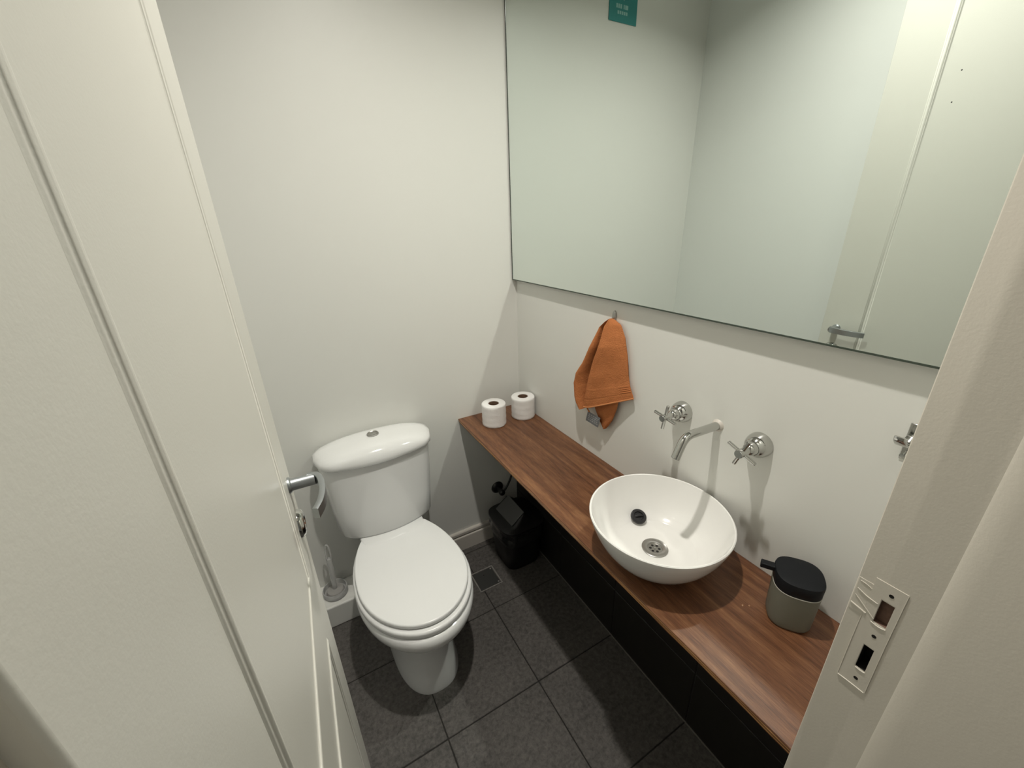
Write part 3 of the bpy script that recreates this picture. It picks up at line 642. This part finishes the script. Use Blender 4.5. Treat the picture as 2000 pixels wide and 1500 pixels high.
rows = [towel_row(k / NR) for k in range(NR + 1)]
top = rows[0]; ctr = sum(top, Vector()) / len(top)
rows.insert(0, [ctr.lerp(p, 0.45) + Vector((0, 0, 0.005)) for p in top])
finish('towel_cloth', loft_bm(rows), M['towel'], tw, smooth=True, angle=70)
# pale hem along the bottom edge of the front flap
a_, b_ = Vector(interp(MT_, 1)), Vector(interp(RT_, 1))
hem = [towel_row(1.0)[13 + k] + Vector((-0.0006, 0, 0.002)) for k in range(15)]
finish('hem', tube_bm(hem, 0.0024, 10), M['towel_hem'], tw, smooth=True)
# corner of the back layer hanging below the hem
tail = []
for v in [k / 14 for k in range(15)]:
    yl, zl, yr, zr = interp([(0, -0.515, 0.915, -0.640, 0.965), (0.35, -0.535, 0.880, -0.634, 0.920), (0.7, -0.558, 0.848, -0.618, 0.873), (0.9, -0.572, 0.832, -0.602, 0.846), (1.0, -0.582, 0.825, -0.590, 0.829)], v)
    tail.append([Vector((-0.016 + 0.012 * math.cos(2 * PI * k / 20) * (1 - 0.5 * v) , (yl + yr) / 2 + (yr - yl) / 2 * math.sin(2 * PI * k / 20), (zl + zr) / 2 + (zr - zl) / 2 * math.sin(2 * PI * k / 20))) for k in range(20)])
finish('back_corner', loft_bm(tail), M['towel'], tw, smooth=True, angle=70)
finish('hanging_loop', tube_bm(spline([(-0.034, -0.512, 0.884), (-0.036, -0.520, 0.876), (-0.036, -0.530, 0.870)], 4), 0.0025, 8), M['towel_hem'], tw, smooth=True)
def tagp(u, v, n=0.0):
    o_ = Vector((-0.036, -0.522, 0.871)); U_ = Vector((0.0, -0.062, -0.001)); V_ = Vector((0.004, 0.014, -0.041)); return o_ + U_ * u + V_ * v + Vector((-n, 0, 0))
ct = finish('care_tag', loft_bm([[tagp(0, 0), tagp(1, 0), tagp(1, 1), tagp(0, 1)], [tagp(0, 0, 0.001), tagp(1, 0, 0.001), tagp(1, 1, 0.001), tagp(0, 1, 0.001)]]), M['tag'], tw, label='small grey care tag')
bm = bmesh.new()
for v0 in (0.16, 0.34, 0.52, 0.70):
    u0 = 0.12
    while u0 < 0.85:
        w = random.uniform(0.06, 0.16); bm.faces.new([bm.verts.new(tagp(u, v, 0.0012)) for u, v in ((u0, v0), (u0 + w, v0), (u0 + w, v0 + 0.08), (u0, v0 + 0.08))]); u0 += w + 0.05
finish('print', bm, M['tagprint'], ct)

# ------------------------------------------------------------------ sign on the back wall (seen in the mirror)
sg = thing('wall_sign', (-0.53, 0, 2.15), 'small teal sign high on the back wall, seen in the mirror', 'sign')
box('panel', (-0.602, -0.004, 2.152), (-0.463, -0.0003, 2.36), M['teal'], sg, bevel=0.003)
bm = bmesh.new()
def mark(x0, x1, z0, z1): bm.faces.new([bm.verts.new(p) for p in ((x0, -0.0043, z0), (x1, -0.0043, z0), (x1, -0.0043, z1), (x0, -0.0043, z1))])
for x0, x1, z0, z1 in ((-0.555, -0.540, 2.193, 2.206), (-0.524, -0.516, 2.193, 2.206), (-0.513, -0.506, 2.193, 2.206), (-0.503, -0.496, 2.193, 2.206), (-0.5375, -0.532, 2.193, 2.206)): mark(x0, x1, z0, z1)
for k in range(5): mark(-0.553 + 0.0105 * k, -0.5455 + 0.0105 * k, 2.176, 2.186)
bm.faces.new([bm.verts.new(p) for p in ((-0.560, -0.0043, 2.27), (-0.505, -0.0043, 2.27), (-0.5325, -0.0043, 2.216))])
finish('print', bm, M['signwhite'], sg)

# ------------------------------------------------------------------ water drops beside the soap
for x, y, r, lb in ((-0.128, -1.158, 0.0030, 'tiny clear water drop on the worktop nearer the basin'), (-0.117, -1.166, 0.0026, 'tiny clear water drop on the worktop nearer the soap dispenser')):
    o = finish('water_drop', lathe_bm([(0, r * 0.5), (r * 0.5, r * 0.44), (r * 0.85, r * 0.22), (r, 0.0)], (x, y, ZW + 0.0002), seg=16), M['water'], None, smooth=True)
    tag(o, lb, 'water drop', 'water drops by the soap dispenser')
